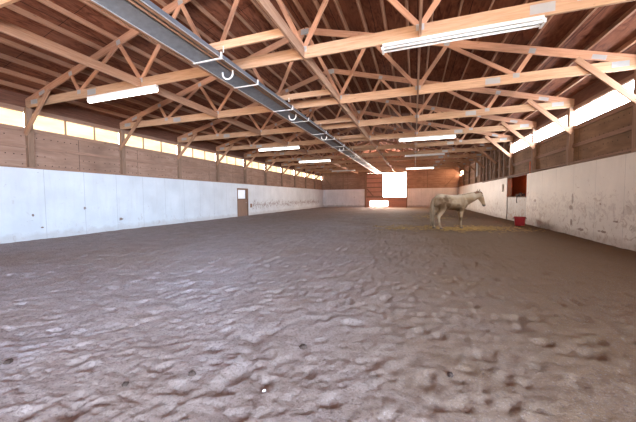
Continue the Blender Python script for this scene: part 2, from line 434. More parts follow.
    def height(x, y):
        i = min(max(np.searchsorted(ys, y), 0), ny - 1); j = min(max(np.searchsorted(xs, x), 0), nx - 1)
        return float(Z[i, j])
    return height
ground = make_floor()
g = MB(); g.box(-90, 90, -80, YF - .02, -.5, -.12); g.box(-90, 90, YB + .2, 140, -.5, -.12)
g.box(-90, XL - .4, YF - .02, YB + .2, -.5, -.12); g.box(XR + 3.2, 90, YF - .02, YB + .2, -.5, -.12)
struct(g.build('ground', 'earth'))

# ------------------------------------------------------------------ roof and walls
PUR = 0.14
def zsheath(x): return ztop(x) + (0.10 + PUR) / CS
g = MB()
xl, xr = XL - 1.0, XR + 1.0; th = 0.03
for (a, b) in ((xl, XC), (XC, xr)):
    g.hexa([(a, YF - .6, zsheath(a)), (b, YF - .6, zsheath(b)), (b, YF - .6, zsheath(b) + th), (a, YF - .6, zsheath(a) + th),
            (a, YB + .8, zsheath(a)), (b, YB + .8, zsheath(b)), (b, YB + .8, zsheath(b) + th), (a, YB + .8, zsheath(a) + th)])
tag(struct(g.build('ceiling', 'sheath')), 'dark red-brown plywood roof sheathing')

CL0, CL1 = 3.77, 4.33            # clerestory strip
# ---- wall on the door side
DY0, DY1, DZ = 17.43, 18.87, 2.12
wl = MB(); wl.box(XL - .22, XL - .165, YF, YB + .1, KICK - .3, CL0)

wl.box(XL - .24, XL - .22, YF, YB + .1, 0 - .1, KICK)
w_left = struct(wl.build('wall_left', 'ply'))
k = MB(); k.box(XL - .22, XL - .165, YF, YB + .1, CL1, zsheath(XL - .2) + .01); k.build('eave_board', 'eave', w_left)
k = MB(); k.box(XL - .06, XL, YF, DY0, -.1, KICK); k.box(XL - .06, XL, DY1, YB, -.1, KICK); k.box(XL - .06, XL, DY0, DY1, DZ, KICK)
tag(k.build('kickboard', 'kick_left', w_left), 'white painted kickboard with scuffs')
gm = MB()
gm.box(XL - .165, XL - .12, YF, YB, 3.12, 3.22); gm.box(XL - .165, XL - .01, YF, YB, KICK, KICK + .05); gm.box(XL - .165, XL - .12, YF, YB, CL0 - .1, CL0)
gm.box(XL - .165, XL - .12, YF, YB, CL1, CL1 + .12)
gm.build('girt', 'girt', w_left)
# ---- wall on the horse side, with the feed opening
OY0, OY1, OZ0, OZ1 = 15.92, 18.95, 1.32, 2.40
RY0, RY1 = -6.6, -1.0             # unseen side doorway beside the camera, added as a daylight source
wr = MB(); wr.box(XR + .165, XR + .22, RY1, YB + .1, KICK, CL0); wr.box(XR + .165, XR + .22, YF, RY0, KICK, CL0)

wr.box(XR + .22, XR + .24, YF, RY0, -.1, KICK + .02); wr.box(XR + .22, XR + .24, RY1, OY0 - .1, -.1, KICK + .02); wr.box(XR + .22, XR + .24, OY1 + .1, YB + .1, -.1, KICK + .02)
wr.box(XR + .165, XR + .22, TY(5) + .08, TY(10) - .08, CL0, CL1)          # boarded over where the barn adjoins
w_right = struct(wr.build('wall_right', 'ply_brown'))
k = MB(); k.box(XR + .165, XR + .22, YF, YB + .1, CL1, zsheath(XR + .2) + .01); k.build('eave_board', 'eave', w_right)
k = MB(); k.box(XR, XR + .06, YF, RY0, -.1, KICK); k.box(XR, XR + .06, RY1, OY0, -.1, KICK); k.box(XR, XR + .06, OY1, 25.4, -.1, KICK); k.box(XR, XR + .06, 25.4, YB, -.1, KICK + .06)
tag(k.build('kickboard', 'kick_right', w_right), 'scuffed white kickboard with brown marks')
k = MB(); k.box(XR + .045, XR + .13, OY0, OY1, -.1, OZ0); k.box(XR + .062, XR + .13, OY0 - .12, OY1 + .3, -.1, OZ0)
tag(k.build('half_panel', 'half_panel', w_right), 'dirty grey half panel under the opening')
k = MB(); k.box(XR + .02, XR + .2, OY0 - .02, OY1 + .02, OZ0, OZ0 + .05)
k.box(XR + .0, XR + .16, OY0, OY1, OZ1, OZ1 + .09); k.box(XR + .0, XR + .16, OY1 - .13, OY1, OZ0 + .05, OZ1); k.box(XR + .03, XR + .16, OY0, OY0 + .06, OZ0 + .05, OZ1)
k.box(XR + .062, XR + .25, OY1 + .01, OY1 + .12, -.1, KICK)
k.build('opening_frame', 'darkwood', w_right)
gm = MB()
gm.box(XR + .12, XR + .165, RY1, YB, 3.05, 3.17); gm.box(XR + .01, XR + .165, RY1, YB, KICK + .06, KICK + .11); gm.box(XR + .12, XR + .165, RY1, YB, CL0 - .12, CL0)
gm.box(XR + .12, XR + .165, YF, YB, CL1, CL1 + .12)
gm.build('girt', 'girt', w_right)
# feed alcove behind the opening
al = MB(); al.box(XR + 1.1, XR + 1.15, OY0 - .1, OY1 + 3.5, -.1, 3.0)
al.box(XR + .06, XR + 1.15, OY0 - .12, OY0 - .07, -.1, 3.0); al.box(XR + .24, XR + 1.15, OY1 + 3.5, OY1 + 3.55, -.1, 3.0); al.box(XR + .24, XR + 1.15, OY0 - .55, OY1 + 3.55, 3.0, 3.05)
al.box(XR + .02, XR + 1.15, OY0 - .55, OY1 + 3.55, -.14, -.1)
tag(struct(al.build('wall_alcove', 'redboard')), 'orange-red boards behind the feed opening')

# ---- end wall with the big sliding door opening
BX0, BX1, BZ = -6.10, -0.95, 4.50
g = MB(); g.box(XL - .24, BX0, YB + .06, YB + .12, 0, BZ); g.box(BX1, XR + .24, YB + .06, YB + .12, 0, BZ)
g.prism([(XL - .24, BZ), (XR + .24, BZ), (XR + .24, zsheath(XR + .24)), (XC, zsheath(XC)), (XL - .24, zsheath(XL - .24))], 'y', YB + .06, YB + .12)
w_back = struct(g.build('wall_back', 'ply'))
k = MB(); k.box(XL, BX0, YB, YB + .06, -.1, KICK); k.box(BX1, XR, YB, YB + .06, -.1, KICK)
tag(k.build('kickboard', 'kick_back', w_back), 'white scuffed kickboard of the end wall')
k = MB()
for z in (2.95, 3.5, 4.05, 4.6, 5.3):
    k.box(XL - .1, BX0 if z < BZ else BX1 + .0, YB + .01, YB + .06, z, z + .09)
    k.box(BX1, XR + .1, YB + .01, YB + .06, z, z + .09)
k.build('girt', 'girt', w_back)
k = MB()
for x in (-9.2, 1.6): k.box(x - .07, x + .07, YB - .02, YB + .01, KICK, zsheath(x) - .4)
k.box(BX0 - .16, BX0, YB - .06, YB + .06, -.1, BZ); k.box(BX1, BX1 + .14, YB - .06, YB + .06, -.1, BZ); k.box(BX0 - .16, BX1 + .14, YB - .06, YB + .06, BZ, BZ + .2)
k.build('stud', 'post', w_back)
k = MB(); k.beam((XL + .1, YB - .03, 4.2), (XL + 1.5, YB - .03, 2.6), .04, .12); k.beam((XR - .1, YB - .03, 4.2), (XR - 1.5, YB - .03, 2.6), .04, .12)
k.build('corner_brace', 'post', w_back)
# slatted leaf of the sliding door on the left half
d2 = struct(empty('door_2', (BX0, YB + .1, 1.37)))
w = -3.85 - BX0
k = MB(); k.box(0, w, .05, .075, .0, BZ - 1.37); k.build('board_panel', 'gatewood', d2)
k = MB(); k.box(0, .12, 0, .05, 0, BZ - 1.37); k.box(w - .12, w, 0, .05, 0, BZ - 1.37)
k.build('stile', 'post', d2)
for z in (0.02, .62, 1.22, 1.82, 2.42, 2.98):
    k = MB(); k.box(.12, w - .12, 0, .05, z, z + .13); k.build('rail', 'post', d2)
k = MB(); k.beam((.15, -.03, 1.1), (1.0, -.03, .1), .05, .13); k.build('diagonal', 'post', d2)
# low gate across the foot of the opening
gt = empty('barn_gate', (BX0, YB + .1, 0))
tag(gt, 'low pinkish board gate closing the foot of the bright end doorway', 'gate')
W_ = BX1 - BX0
for (x0, x1, z0, z1) in ((0, W_, .0, .16), (0, W_, .86, 1.31), (0, .5, .16, .86), (2.9, W_, .16, .51), (2.9, W_, .51, .86)):  # gap left between boards; bright yard through it stands in for a glow
    k = MB(); k.box(x0, x1, 0, .04, z0, z1); k.build('board', 'gatewood', gt)
k = MB(); k.box(0, BX1 - BX0, -.05, .06, 1.30, 1.37); k.build('top_rail', 'post', gt)
for x in (0.02, 2.94, BX1 - BX0 - .14):
    k = MB(); k.box(x, x + .1, -.04, 0, .02, 1.3); k.build('batten', 'gatewood', gt)

# ---- wall behind the camera, with an unseen doorway added to let daylight in
FX0, FX1, FZ = -4.2, 4.6, 4.4
g = MB(); g.box(XL - .24, FX0, YF - .12, YF, -.1, FZ); g.box(FX1, XR + .24, YF - .12, YF, -.1, FZ)
g.prism([(XL - .24, FZ), (XR + .24, FZ), (XR + .24, zsheath(XR + .24)), (XC, zsheath(XC)), (XL - .24, zsheath(XL - .24))], 'y', YF - .12, YF)
struct(g.build('wall_front', 'ply'))

# ------------------------------------------------------------------ posts with knee braces
SIDE = {'L': 'door side', 'R': 'horse side'}
def make_post(side):
    s = -1 if side == 'L' else 1
    xw = XL if side == 'L' else XR
    r = empty('wall_post')
    k = MB(); x0, x1 = sorted((xw + s * .02, xw + s * .165)); k.box(x0, x1, -.08, .08, KICK - .0, ZC - CH / 2 - .002)
    k.build('post', 'post', r)
    xa, xb = xw - s * -.02, xw - s * 1.22
    k = MB(); yy = -.104
    xa = xw + s * .09
    k.beam((xa, yy, 3.57), (xb, yy, 4.84), .045, .14)
    k.build('knee_brace', 'brace', r)
    return r
for side in 'LR':
    proto = None
    for i in range(0, 11):
        p = (XL if side == 'L' else XR, TY(i), 3.4)
        if not in_view((p[0], p[1], 2.5), (p[0], p[1], 4.5), 25): continue
        o = proto if (proto is None and False) else None
        if proto is None: proto = o = make_post(side)
        else: o = copy_tree(proto)
        o.location = (0, TY(i), 0)
        tag(o, 'square wall post on the %s carrying the %s truss from the camera' % (SIDE[side], ORD[i]), 'post', 'wall posts with knee braces')
    if side == 'R':
        # close-set studs where the barn adjoins
        for q, (y, wd) in enumerate([(19.75, .17), (20.7, .2), (22.9, .17), (24.0, .2), (26.1, .17)]):
            k = MB(); k.box(-.11, 0, -wd / 2, wd / 2, KICK + .11, 4.62)
            o = k.build('wall_stud', 'post', None, (XR + .12, y, 0))
            tag(o, '%s extra wall stud past the feed opening on the horse side' % ORD[q], 'stud', 'extra studs beside the feed opening')

# ------------------------------------------------------------------ clerestory windows (named window_<n>)
wn = 0
def clerestory(side, i, y0, y1):
    global wn
    wn += 1
    s = -1 if side == 'L' else 1
    xw = XL if side == 'L' else XR
    r = struct(empty('window_%d' % wn, (xw + s * .19, y0, CL0)))
    L = y1 - y0; H = CL1 - CL0
    n = 3 if side == 'L' else 1
    for a in range(n):
        k = MB(); k.box(-.008, .008, L * a / n, L * (a + 1) / n - .004, 0, H)
        k.build('pane', 'clear_left' if side == 'L' else ('clear_far' if i == 10 else 'clear_right'), r)
    for a in range(1, n):
        k = MB(); x0, x1 = sorted((-s * .012, -s * .05)); k.box(x0, x1, L * a / n - .025, L * a / n + .025, 0, H)
        k.build('mullion', 'truss', r)
    k = MB(); x0, x1 = sorted((-s * .012, -s * .05)); k.box(x0, x1, 0, L, 0, .03); k.box(x0, x1, 0, L, H - .03, H); k.build('frame', 'truss', r)
for i in range(-2, 11): clerestory('L', i, max(TY(i), YF) + .08, TY(i + 1) - .08)
for i in list(range(0, 5)) + [10]: clerestory('R', i, max(TY(i), YF) + .08, TY(i + 1) - .08)
# small grey-blue pane high on the wall past the studs
wn += 1
r = struct(empty('window_%d' % wn, (XR + .1, 27.4, 3.1)))
k = MB(); k.box(0, .03, 0, 1.3, 0, 1.2); k.build('pane', 'glaze', r)
k = MB(); k.box(-.03, .0, -.08, 0, -.08, 1.28); k.box(-.03, 0, 1.3, 1.38, -.08, 1.28); k.box(-.03, 0, 0, 1.3, -.08, 0); k.box(-.03, 0, 0, 1.3, 1.2, 1.28)
k.build('frame', 'post', r)

# ------------------------------------------------------------------ trusses
TK = 0.045
B = [1.2, 3.6, 6.1]              # bottom panel points, from the middle
T3 = [2.15, 4.38, 6.45]          # top panel points
def make_truss():
    r = empty('roof_truss')
    k = MB(); k.box(XL - .15, XR + .15, -TK / 2, TK / 2, ZC - CH / 2, ZC + CH / 2); k.build('bottom_chord', 'truss', r)
    for s in (-1, 1):
        xe = XC + s * (XR - XC + .75)
        k = MB(); k.beam((XC + s * .003, 0, 7.0), (xe, 0, ztop(xe)), TK, .20); k.build('top_chord', 'web', r)
        zb = ZC + CH / 2 - .05
        webs = [((XC + s * .05, 6.95), (XC + s * B[0], zb)), ((XC + s * B[0], zb), (XC + s * T3[0], ztop(XC + T3[0]) - .05)),
                ((XC + s * T3[0], ztop(XC + T3[0]) - .05), (XC + s * B[1], zb)), ((XC + s * B[1], zb), (XC + s * T3[1], ztop(XC + T3[1]) - .05)),
                ((XC + s * T3[1], ztop(XC + T3[1]) - .05), (XC + s * B[2], zb)), ((XC + s * B[2], zb), (XC + s * T3[2], ztop(XC + T3[2]) - .05))]
        for a, b in webs:
            k = MB(); k.beam((a[0], 0, a[1]), (b[0], 0, b[1]), TK - .004, .105); k.build('web', 'web', r)
        def plate(x, z, w, h, tilt=0):
            k = MB(); c, sn = math.cos(tilt), math.sin(tilt)
            for yy in (-TK / 2 - .003, TK / 2 + .003):
                k.beam((x - c * w / 2, yy, z - sn * w / 2), (x + c * w / 2, yy, z + sn * w / 2), .004, h)
            k.build('gusset_plate', 'plate', r)
        sl = -s * math.atan(SLOPE)
        for b in B: plate(XC + s * b, ZC + .07, .15, .12)
        for t in T3: plate(XC + s * t, ztop(XC + t) - .02, .15, .13, sl)
        plate(XC + s * 8.28, ZC + .03, .34, .14); plate(XC + s * 7.86, ztop(XC + 7.86) - .03, .30, .11, sl)
        plate(XC + s * 5.55, ZC, .36, .16)
    k = MB()
    for yy in (-TK / 2 - .003, TK / 2 + .003): k.box(XC - .14, XC + .14, yy - .002, yy + .002, 6.87, 7.05)
    k.build('gusset_plate', 'plate', r)
    return r
extra = {0: 'only its near chord showing at the corner', 1: 'carrying the big lit tube and the unlit strip', 4: 'with two lit tubes', 6: 'with a lit and an unlit tube', 9: 'with lit and unlit tubes far off'}
tr0 = make_truss()
for i in range(0, 11):
    o = tr0 if i == 0 else copy_tree(tr0)
    o.location = (0, TY(i), 0)
    lab = 'tan roof truss, %s from the camera' % ORD[i]
    if i in extra: lab += ', ' + extra[i]
    tag(o, lab, 'roof truss', 'roof trusses')

# ------------------------------------------------------------------ purlins, laid on the top chords bay by bay
per = [0.16 + 0.62 * k for k in range(14)]
pm = {}
for s, sd in ((-1, 'door side'), (1, 'horse side')):
    sl = -s * math.atan(SLOPE)
    k = MB()
    k.beam((0, .008, 0), (0, BAY - .008, 0), .045, PUR - .002, (math.cos(sl), 0, math.sin(sl)))
    me = k.mesh('purlin'); me.materials.append(MT['purlin']); pm[s] = me
def purlin_loc(s, d):
    x = XC + s * d
    off = .10 + PUR / 2
    sl = math.atan(SLOPE)
    return x + s * off * math.sin(sl), ztop(x) + off * math.cos(sl)
npur = 0
for i in range(0, 11):
    for s, sd in ((-1, 'door'), (1, 'horse')):
        for kx, d in enumerate(per):
            x, z = purlin_loc(s, d)
            y0 = TY(i); 
            if not in_view((x, y0, z), (x, y0 + BAY, z), 150 if i == 0 else 6): continue
            o = bpy.data.objects.new('purlin', pm[s]); col.objects.link(o)
            o.location = (x, y0, z)
            lab = 'brown purlin, %s down from the ridge on the %s side, between %s and %s trusses' % (ORD[kx], sd, ORD[i], ORD[i + 1])
            if i == 10: lab = 'brown purlin, %s down from the ridge on the %s side, beside the end wall' % (ORD[kx], sd)
            tag(o, lab, 'purlin', 'roof purlins'); npur += 1
print('purlins', npur)

# ------------------------------------------------------------------ longitudinal braces and cross beams between the bottom chords
row = ['third from the door-side wall', 'beside the heater', 'along the middle of the roof', 'over the unlit strip']
row = {-1: {1: 'over the big lit tube', 0: 'beside the heater'}, 1: {0: 'just horse side of the heater', 1: 'above the unlit strip'}}
bm_ = MB(); bm_.box(-.022, .022, TK / 2 + .002, BAY - TK / 2 - .002, ZC - CH / 2, ZC + CH / 2 - .03)
bme = bm_.mesh('ceiling_brace'); bme.materials.append(MT['brace'])
for i in range(0, 11):
    for q, (x, nm) in enumerate([(XC - 3.6, 'over the door-side tubes'), (XC - 1.25, 'on the door side of the heater'), (XC + 1.2, 'on the horse side of the heater'), (XC + 3.6, 'over the horse-side tubes')]):
        if not in_view((x, TY(i), ZC), (x, TY(i + 1), ZC), 120): continue
        o = bpy.data.objects.new('ceiling_brace', bme); col.objects.link(o); o.location = (x, TY(i), 0)
        w = 'between %s and %s trusses' % (ORD[i], ORD[i + 1]) if i < 10 else 'beside the end wall'
        tag(o, 'long brace %s, %s' % (nm, w), 'brace', 'long braces between bottom chords')
cm = MB(); cm.box(XC - 1.25 + .024, XC + 1.2 - .024, -.022, .022, 4.45, 4.61)
cme = cm.mesh('cross_beam'); cme.materials.append(MT['truss'])
for i in range(0, 10):
    o = bpy.data.objects.new('cross_beam', cme); col.objects.link(o); o.location = (0, TY(i + 1) - .93, 0)
    tag(o, 'short orange cross beam over the heater, just before the %s truss' % ORD[i + 1], 'beam', 'cross beams over the heater')

# ------------------------------------------------------------------ tube heater hung under the trusses
HX0, HX1, HZ = -4.30, -3.66, 4.20
ht = empty('tube_heater', (0, 0, 0))
tag(ht, 'long grey radiant tube heater hung under the trusses down the arena', 'heater')
xm = (HX0 + HX1) / 2
def reflector(y0, y1):
    k = MB(); t = .006
    prof = [(HX0, HZ), (HX0 + .02, HZ + .025), (HX0 + .13, HZ + .19), (xm - .04, HZ + .215), (xm + .04, HZ + .215), (HX1 - .13, HZ + .19), (HX1 - .02, HZ + .025), (HX1, HZ)]
    inner = [(x + (t if x < xm else -t) * (1 if abs(x - xm) > .05 else 0), z - (t if abs(x - xm) < .25 else 0)) for x, z in prof]
    for a in range(len(prof) - 1):
        k.prism([prof[a], prof[a + 1], inner[a + 1], inner[a]], 'y', y0, y1)
    return k
hy = [1.2, 4.95]
y = 4.98
while y < 35.0:
    hy.append(min(y + 4.4, 35.4)); y += 4.4
st = 1.2
for e in hy[1:]:
    R = reflector(st, e - .03).build('reflector', 'steel', ht)
    k = MB(); k.tube([(HX1, st, HZ), (HX1, e - .03, HZ)], .010, 6); k.build('rim', 'rim', R)
    k = MB(); k.tube([(HX0, st, HZ), (HX0, e - .03, HZ)], .010, 6); k.build('rim', 'rim', R)
    st = e
MT['hshield'] = plain('dull_grey_shield', (0.20, 0.20, 0.205), .6, .1, .35)
st = 1.2
for e in hy[1:]:
    k = MB(); k.hexa([(HX0 + .012, st, HZ + .012), (xm - .01, st, HZ + .075), (xm - .01, st, HZ + .082), (HX0 + .012, st, HZ + .019), (HX0 + .012, e - .03, HZ + .012), (xm - .01, e - .03, HZ + .075), (xm - .01, e - .03, HZ + .082), (HX0 + .012, e - .03, HZ + .019)])
    k.build('shield', 'hshield', ht); st = e
for x, r in ((xm + .05, .020), (xm + .165, .030)):
    k = MB(); k.tube([(x, 1.2, HZ + .085), (x, 35.2, HZ + .085)], r, 10); k.build('burner_tube', 'tube', ht, smooth=True)
yb = [4.82, 6.2, 8.3, 9.72, 11.9, 13.2, 15.2, 16.5, 18.6, 20.0, 22.0, 24.5, 27.0, 30.0, 33.0]
for y in yb:
    k = MB(); k.box(HX0 - .02, HX1 + .03, y - .018, y + .018, HZ - .03, HZ - .012)
    k.box(HX1 + .012, HX1 + .03, y - .018, y + .018, HZ - .012, HZ + .10); k.box(HX0 - .02, HX0 - .002, y - .018, y + .018, HZ - .012, HZ + .1)
    k.build('bracket', 'bracket', ht)
for y in (5.45, 9.0, 12.6, 15.9, 19.3):
    k = MB(); pts = []
    for a in range(11):
        t = math.pi * a / 10
        pts.append((xm + .12 * math.cos(t) + .02, y + .02 * math.cos(t), HZ - .01 - .13 * math.sin(t)))
    pts = [(pts[0][0], pts[0][1], HZ + .05)] + pts + [(pts[-1][0], pts[-1][1], HZ + .02)]
    k.tube(pts, .018, 8); k.build('flue_bend', 'bracket', ht, smooth=True)
for i in range(1, 11):
    k = MB(); y = TY(i) - .93
    k.tube([(xm + .28, y - .028, HZ + .17), (xm + .28, y - .028, 4.5)], .009, 6)
    k.build('hanger_rod', 'bracket', ht)
    k = MB(); k.tube([(xm - .28, y - .028, HZ + .17), (xm - .28, y - .028, 4.5)], .009, 6)
    k.build('hanger_rod', 'bracket', ht)

# ------------------------------------------------------------------ fluorescent fixtures
def fixture(lit):
    r = empty('tube_light')
    k = MB(); zt = ZC - CH / 2
    k.box(-1.34, 1.34, -.045, .045, zt - .075, zt - .002)
    k.build('housing', 'enamel', r)
    if lit:
        k = MB(); pts = [(-1.33, 0, zt - .12), (-1.31, 0, zt - .12), (1.31, 0, zt - .12), (1.33, 0, zt - .12)]
        k.tube(pts, [.045, .058, .058, .045], 14); k.build('diffuser', 'tube_lit', r, smooth=True)
    else:
        for s in (-1, 1):
            k = MB(); y0, y1 = sorted((s * .045, s * .125))
            k.hexa([(-1.33, s * .045, zt - .02), (-1.33, s * .05, zt - .012), (-1.33, s * .125, zt - .10), (-1.33, s * .12, zt - .105), (1.33, s * .045, zt - .02), (1.33, s * .05, zt - .012), (1.33, s * .125, zt - .10), (1.33, s * .12, zt - .105)])
            k.build('reflector', 'enamel', r)
        for yy in (-.06, .06):
            k = MB(); k.tube([(-1.31, yy, zt - .115), (1.31, yy, zt - .115)], .022, 10); k.build('tube', 'tube_off', r, smooth=True)
    for s in (-1, 1):
        k = MB(); x0, x1 = sorted((s * 1.312, s * 1.35)); h = .04 if lit else .10
        k.box(x0, x1, -h, h, zt - (.10 if lit else .15), zt - .08); k.build('end_cap', 'enamel', r)
    return r
fl, fo = fixture(True), fixture(False)
specs = [(fl, -7.9, 1, 'big lit fluorescent tube light under the second truss on the door side'),
         (fo, 0.72, 1, 'unlit white strip light under the second truss'),
         (fl, 0.58, 4, 'lit fluorescent light closest above the horse'),
         (fl, -7.75, 4, 'lit tube light under the fifth truss on the door side'),
         (fl, -7.7, 6, 'lit tube light under the seventh truss on the door side'),
         (fo, 0.68, 6, 'unlit grey tube light between the two lit ones above the horse'),
         (fl, 0.55, 9, 'lit tube light far down the horse side near the bright doorway'),
         (fo, -7.6, 9, 'unlit tube light far down the door side near the end wall')]
used = set()
for pr_, x, ti, lab in specs:
    o = pr_ if pr_.name not in used else copy_tree(pr_)
    used.add(pr_.name)
    o.location = (x, TY(ti), 0)
    tag(o, lab, 'light', 'tube lights under the trusses')

# ------------------------------------------------------------------ side door, outlet, box on the walls
d1 = struct(empty('door_1', (XL - .08, DY0, 0)))
k = MB(); k.box(0, .05, .12, DY1 - DY0 - .12, -.05, 1.27); k.build('panel', 'girt', d1)
k = MB(); k.box(0, .03, .1, DY1 - DY0 - .32, 1.33, 2.0); k.build('glass', 'glaze', d1)
k = MB(); k.box(0, .085, 0, .1, -.05, DZ); k.box(0, .085, DY1 - DY0 - .1, DY1 - DY0, -.05, DZ); k.box(0, .085, .1, DY1 - DY0 - .1, 2.02, DZ); k.box(0, .085, DY1 - DY0 - .32, DY1 - DY0 - .1, 1.33, 2.02)
k.box(0, .06, .1, DY1 - DY0 - .1, 1.27, 1.35)
k.build('frame', 'darkwood', d1)
k = MB(); k.tube([(.05, 1.18, 1.05), (.1, 1.18, 1.05), (.1, 1.08, 1.05)], .014, 8); k.build('handle', 'plate', d1, smooth=True)
def wallbox(name, x, y, z, w, h, s, label, cat, mat='beige'):
    r = empty(name, (x, y, z)); tag(r, label, cat)
    k = MB(); x0, x1 = sorted((0, s * .05)); k.box(x0, x1, -w / 2, w / 2, -h / 2, h / 2); k.build('box', mat, r, bevel=.008)
    k = MB(); x0, x1 = sorted((s * .0505, s * .058)); k.box(x0, x1, -w / 2 + .02, w / 2 - .02, -h / 2 + .02, h / 2 - .02); k.build('cover', mat, r)
    return r
wallbox('outlet_box', XL, 19.24, .80, .20, .30, 1, 'small brown outlet box on the white wall beside the door', 'outlet box', 'girt')
wallbox('switch_box', XR, 19.75, 1.88, .30, .45, -1, 'beige box on the white wall beside the feed opening', 'switch box')
# dark cloth hanging inside the opening, tack on its ledge
k = MB(); vx = []
for a in range(15):
    t = a / 14; vx.append((XR + 1.04 + .02 * math.sin(t * 13), 17.35 + t * .9))
poly = vx + [(x + .03, y) for x, y in vx[::-1]]
b0 = len(k.v); n = len(poly)
for (zz, sh) in ((1.25, .04), (1.7, -.02), (2.03, 0.0)):
    for (x, y) in poly: k.v.append((x + sh * math.sin(y * 9) * .3, y, zz))
for l in range(2):
    for i in range(n):
        k.f.append((l * n + i, l * n + (i + 1) % n, (l + 1) * n + (i + 1) % n, (l + 1) * n + i)); k.uv += [(0, 0)] * 4
k.f.append(tuple(range(n))[::-1]); k.uv += [(0, 0)] * n
k.f.append(tuple(2 * n + i for i in range(n))); k.uv += [(0, 0)] * n
tag(k.build('hanging_blanket', 'navy', smooth=True), 'dark blue cloth hanging on the red boards inside the feed opening', 'blanket')
hl = empty('halter', (XR + .09, 17.0, OZ0 + .05)); tag(hl, 'black halter heaped on the ledge of the feed opening', 'halter')
for nm, c, rx, ry, tz in (('noseband', (0, .0, .10), .07, .26, .09), ('crownpiece', (0, -.28, .07), .06, .22, .06), ('cheek_strap', (0, .35, .05), .05, .24, .04)):
    k = MB(); pts = [(c[0] + rx * math.cos(t), c[1] + ry * math.sin(t), c[2] + tz * math.sin(2 * t + c[1] * 5) * .9) for t in [2 * math.pi * a / 20 for a in range(21)]]
    k.tube(pts, .022, 7); k.build(nm, 'black', hl, smooth=True)
k = MB(); k.tube([(-.02, .1, .06), (-.1, .18, .0), (-.11, .2, -.2), (-.1, .17, -.34)], .018, 6); k.build('lead_rope', 'black', hl, smooth=True)

# ------------------------------------------------------------------ red feed tub
tub = empty('feed_tub', (4.62, 15.25, ground(4.62, 15.25) - .01), math.radians(-14)); tub.scale = (.86, .8, .95); tag(tub, 'red plastic feed tub on the sand below the feed opening', 'tub')
def rrect(w, d, r, n=5):
    pts = []
    for cx, cy, a0 in ((w / 2 - r, d / 2 - r, 0), (-w / 2 + r, d / 2 - r, 90), (-w / 2 + r, -d / 2 + r, 180), (w / 2 - r, -d / 2 + r, 270)):
        for i in range(n):
            a = math.radians(a0 + 90 * i / (n - 1)); pts.append((cx + r * math.cos(a), cy + r * math.sin(a)))
    return pts
k = MB(); rings = []
for (w, d, z) in ((.40, .40, .0), (.42, .42, .02), (.50, .52, .38), (.54, .56, .385), (.54, .56, .42), (.50, .52, .425), (.47, .49, .40), (.40, .40, .04)):
    b = len(k.v); pts = rrect(w, d, .07); k.v += [(x, y, z) for x, y in pts]; rings.append(b); n = len(pts)
for a, b in zip(rings, rings[1:]):
    for i in range(n):
        k.f.append((a + i, a + (i + 1) % n, b + (i + 1) % n, b + i)); k.uv += [(0, 0)] * 4
k.f.append(tuple(rings[0] + i for i in range(n))[::-1]); k.uv += [(0, 0)] * n
k.f.append(tuple(rings[-1] + i for i in range(n))); k.uv += [(0, 0)] * n
k.build('tub_body', 'red', tub)
for s in (-1, 1):
    k = MB(); k.tube([(s * .255, -.1, .37), (s * .30, -.09, .35), (s * .31, 0, .34), (s * .30, .09, .35), (s * .255, .1, .37)], .012, 6); k.build('handle', 'black', tub, smooth=True)

# ------------------------------------------------------------------ horse
def ring_loft(bm, rings, n=20):
    """rings: (centre, axis u, axis v, ru, rv)"""
    prev = None; first = None
    for (c, u, v, ru, rv) in rings:
        vs = [bm.verts.new(Vector(c) + Vector(u) * (ru * math.cos(2 * math.pi * k / n)) + Vector(v) * (rv * math.sin(2 * math.pi * k / n))) for k in range(n)]
        if prev:
            for k in range(n): bm.faces.new((prev[k], prev[(k + 1) % n], vs[(k + 1) % n], vs[k]))
        else: first = vs
        prev = vs
    bm.faces.new(first[::-1]); bm.faces.new(prev)
def limb(bm, pts, n=14):
    """pts: (x, y, z, r_fore_aft, r_side) along a path"""
    P = [Vector(p[:3]) for p in pts]; rings = []
    for i, p in enumerate(P):
        t = (P[min(i + 1, len(P) - 1)] - P[max(i - 1, 0)]).normalized()
        side = Vector((0, 1, 0)); side = (side - t * side.dot(t)).normalized(); f = side.cross(t)
        fat = 1.18 if p.z < .75 else 1.0
        rings.append((p, f, side, pts[i][3] * fat, pts[i][4] * fat))
    ring_loft(bm, rings, n)
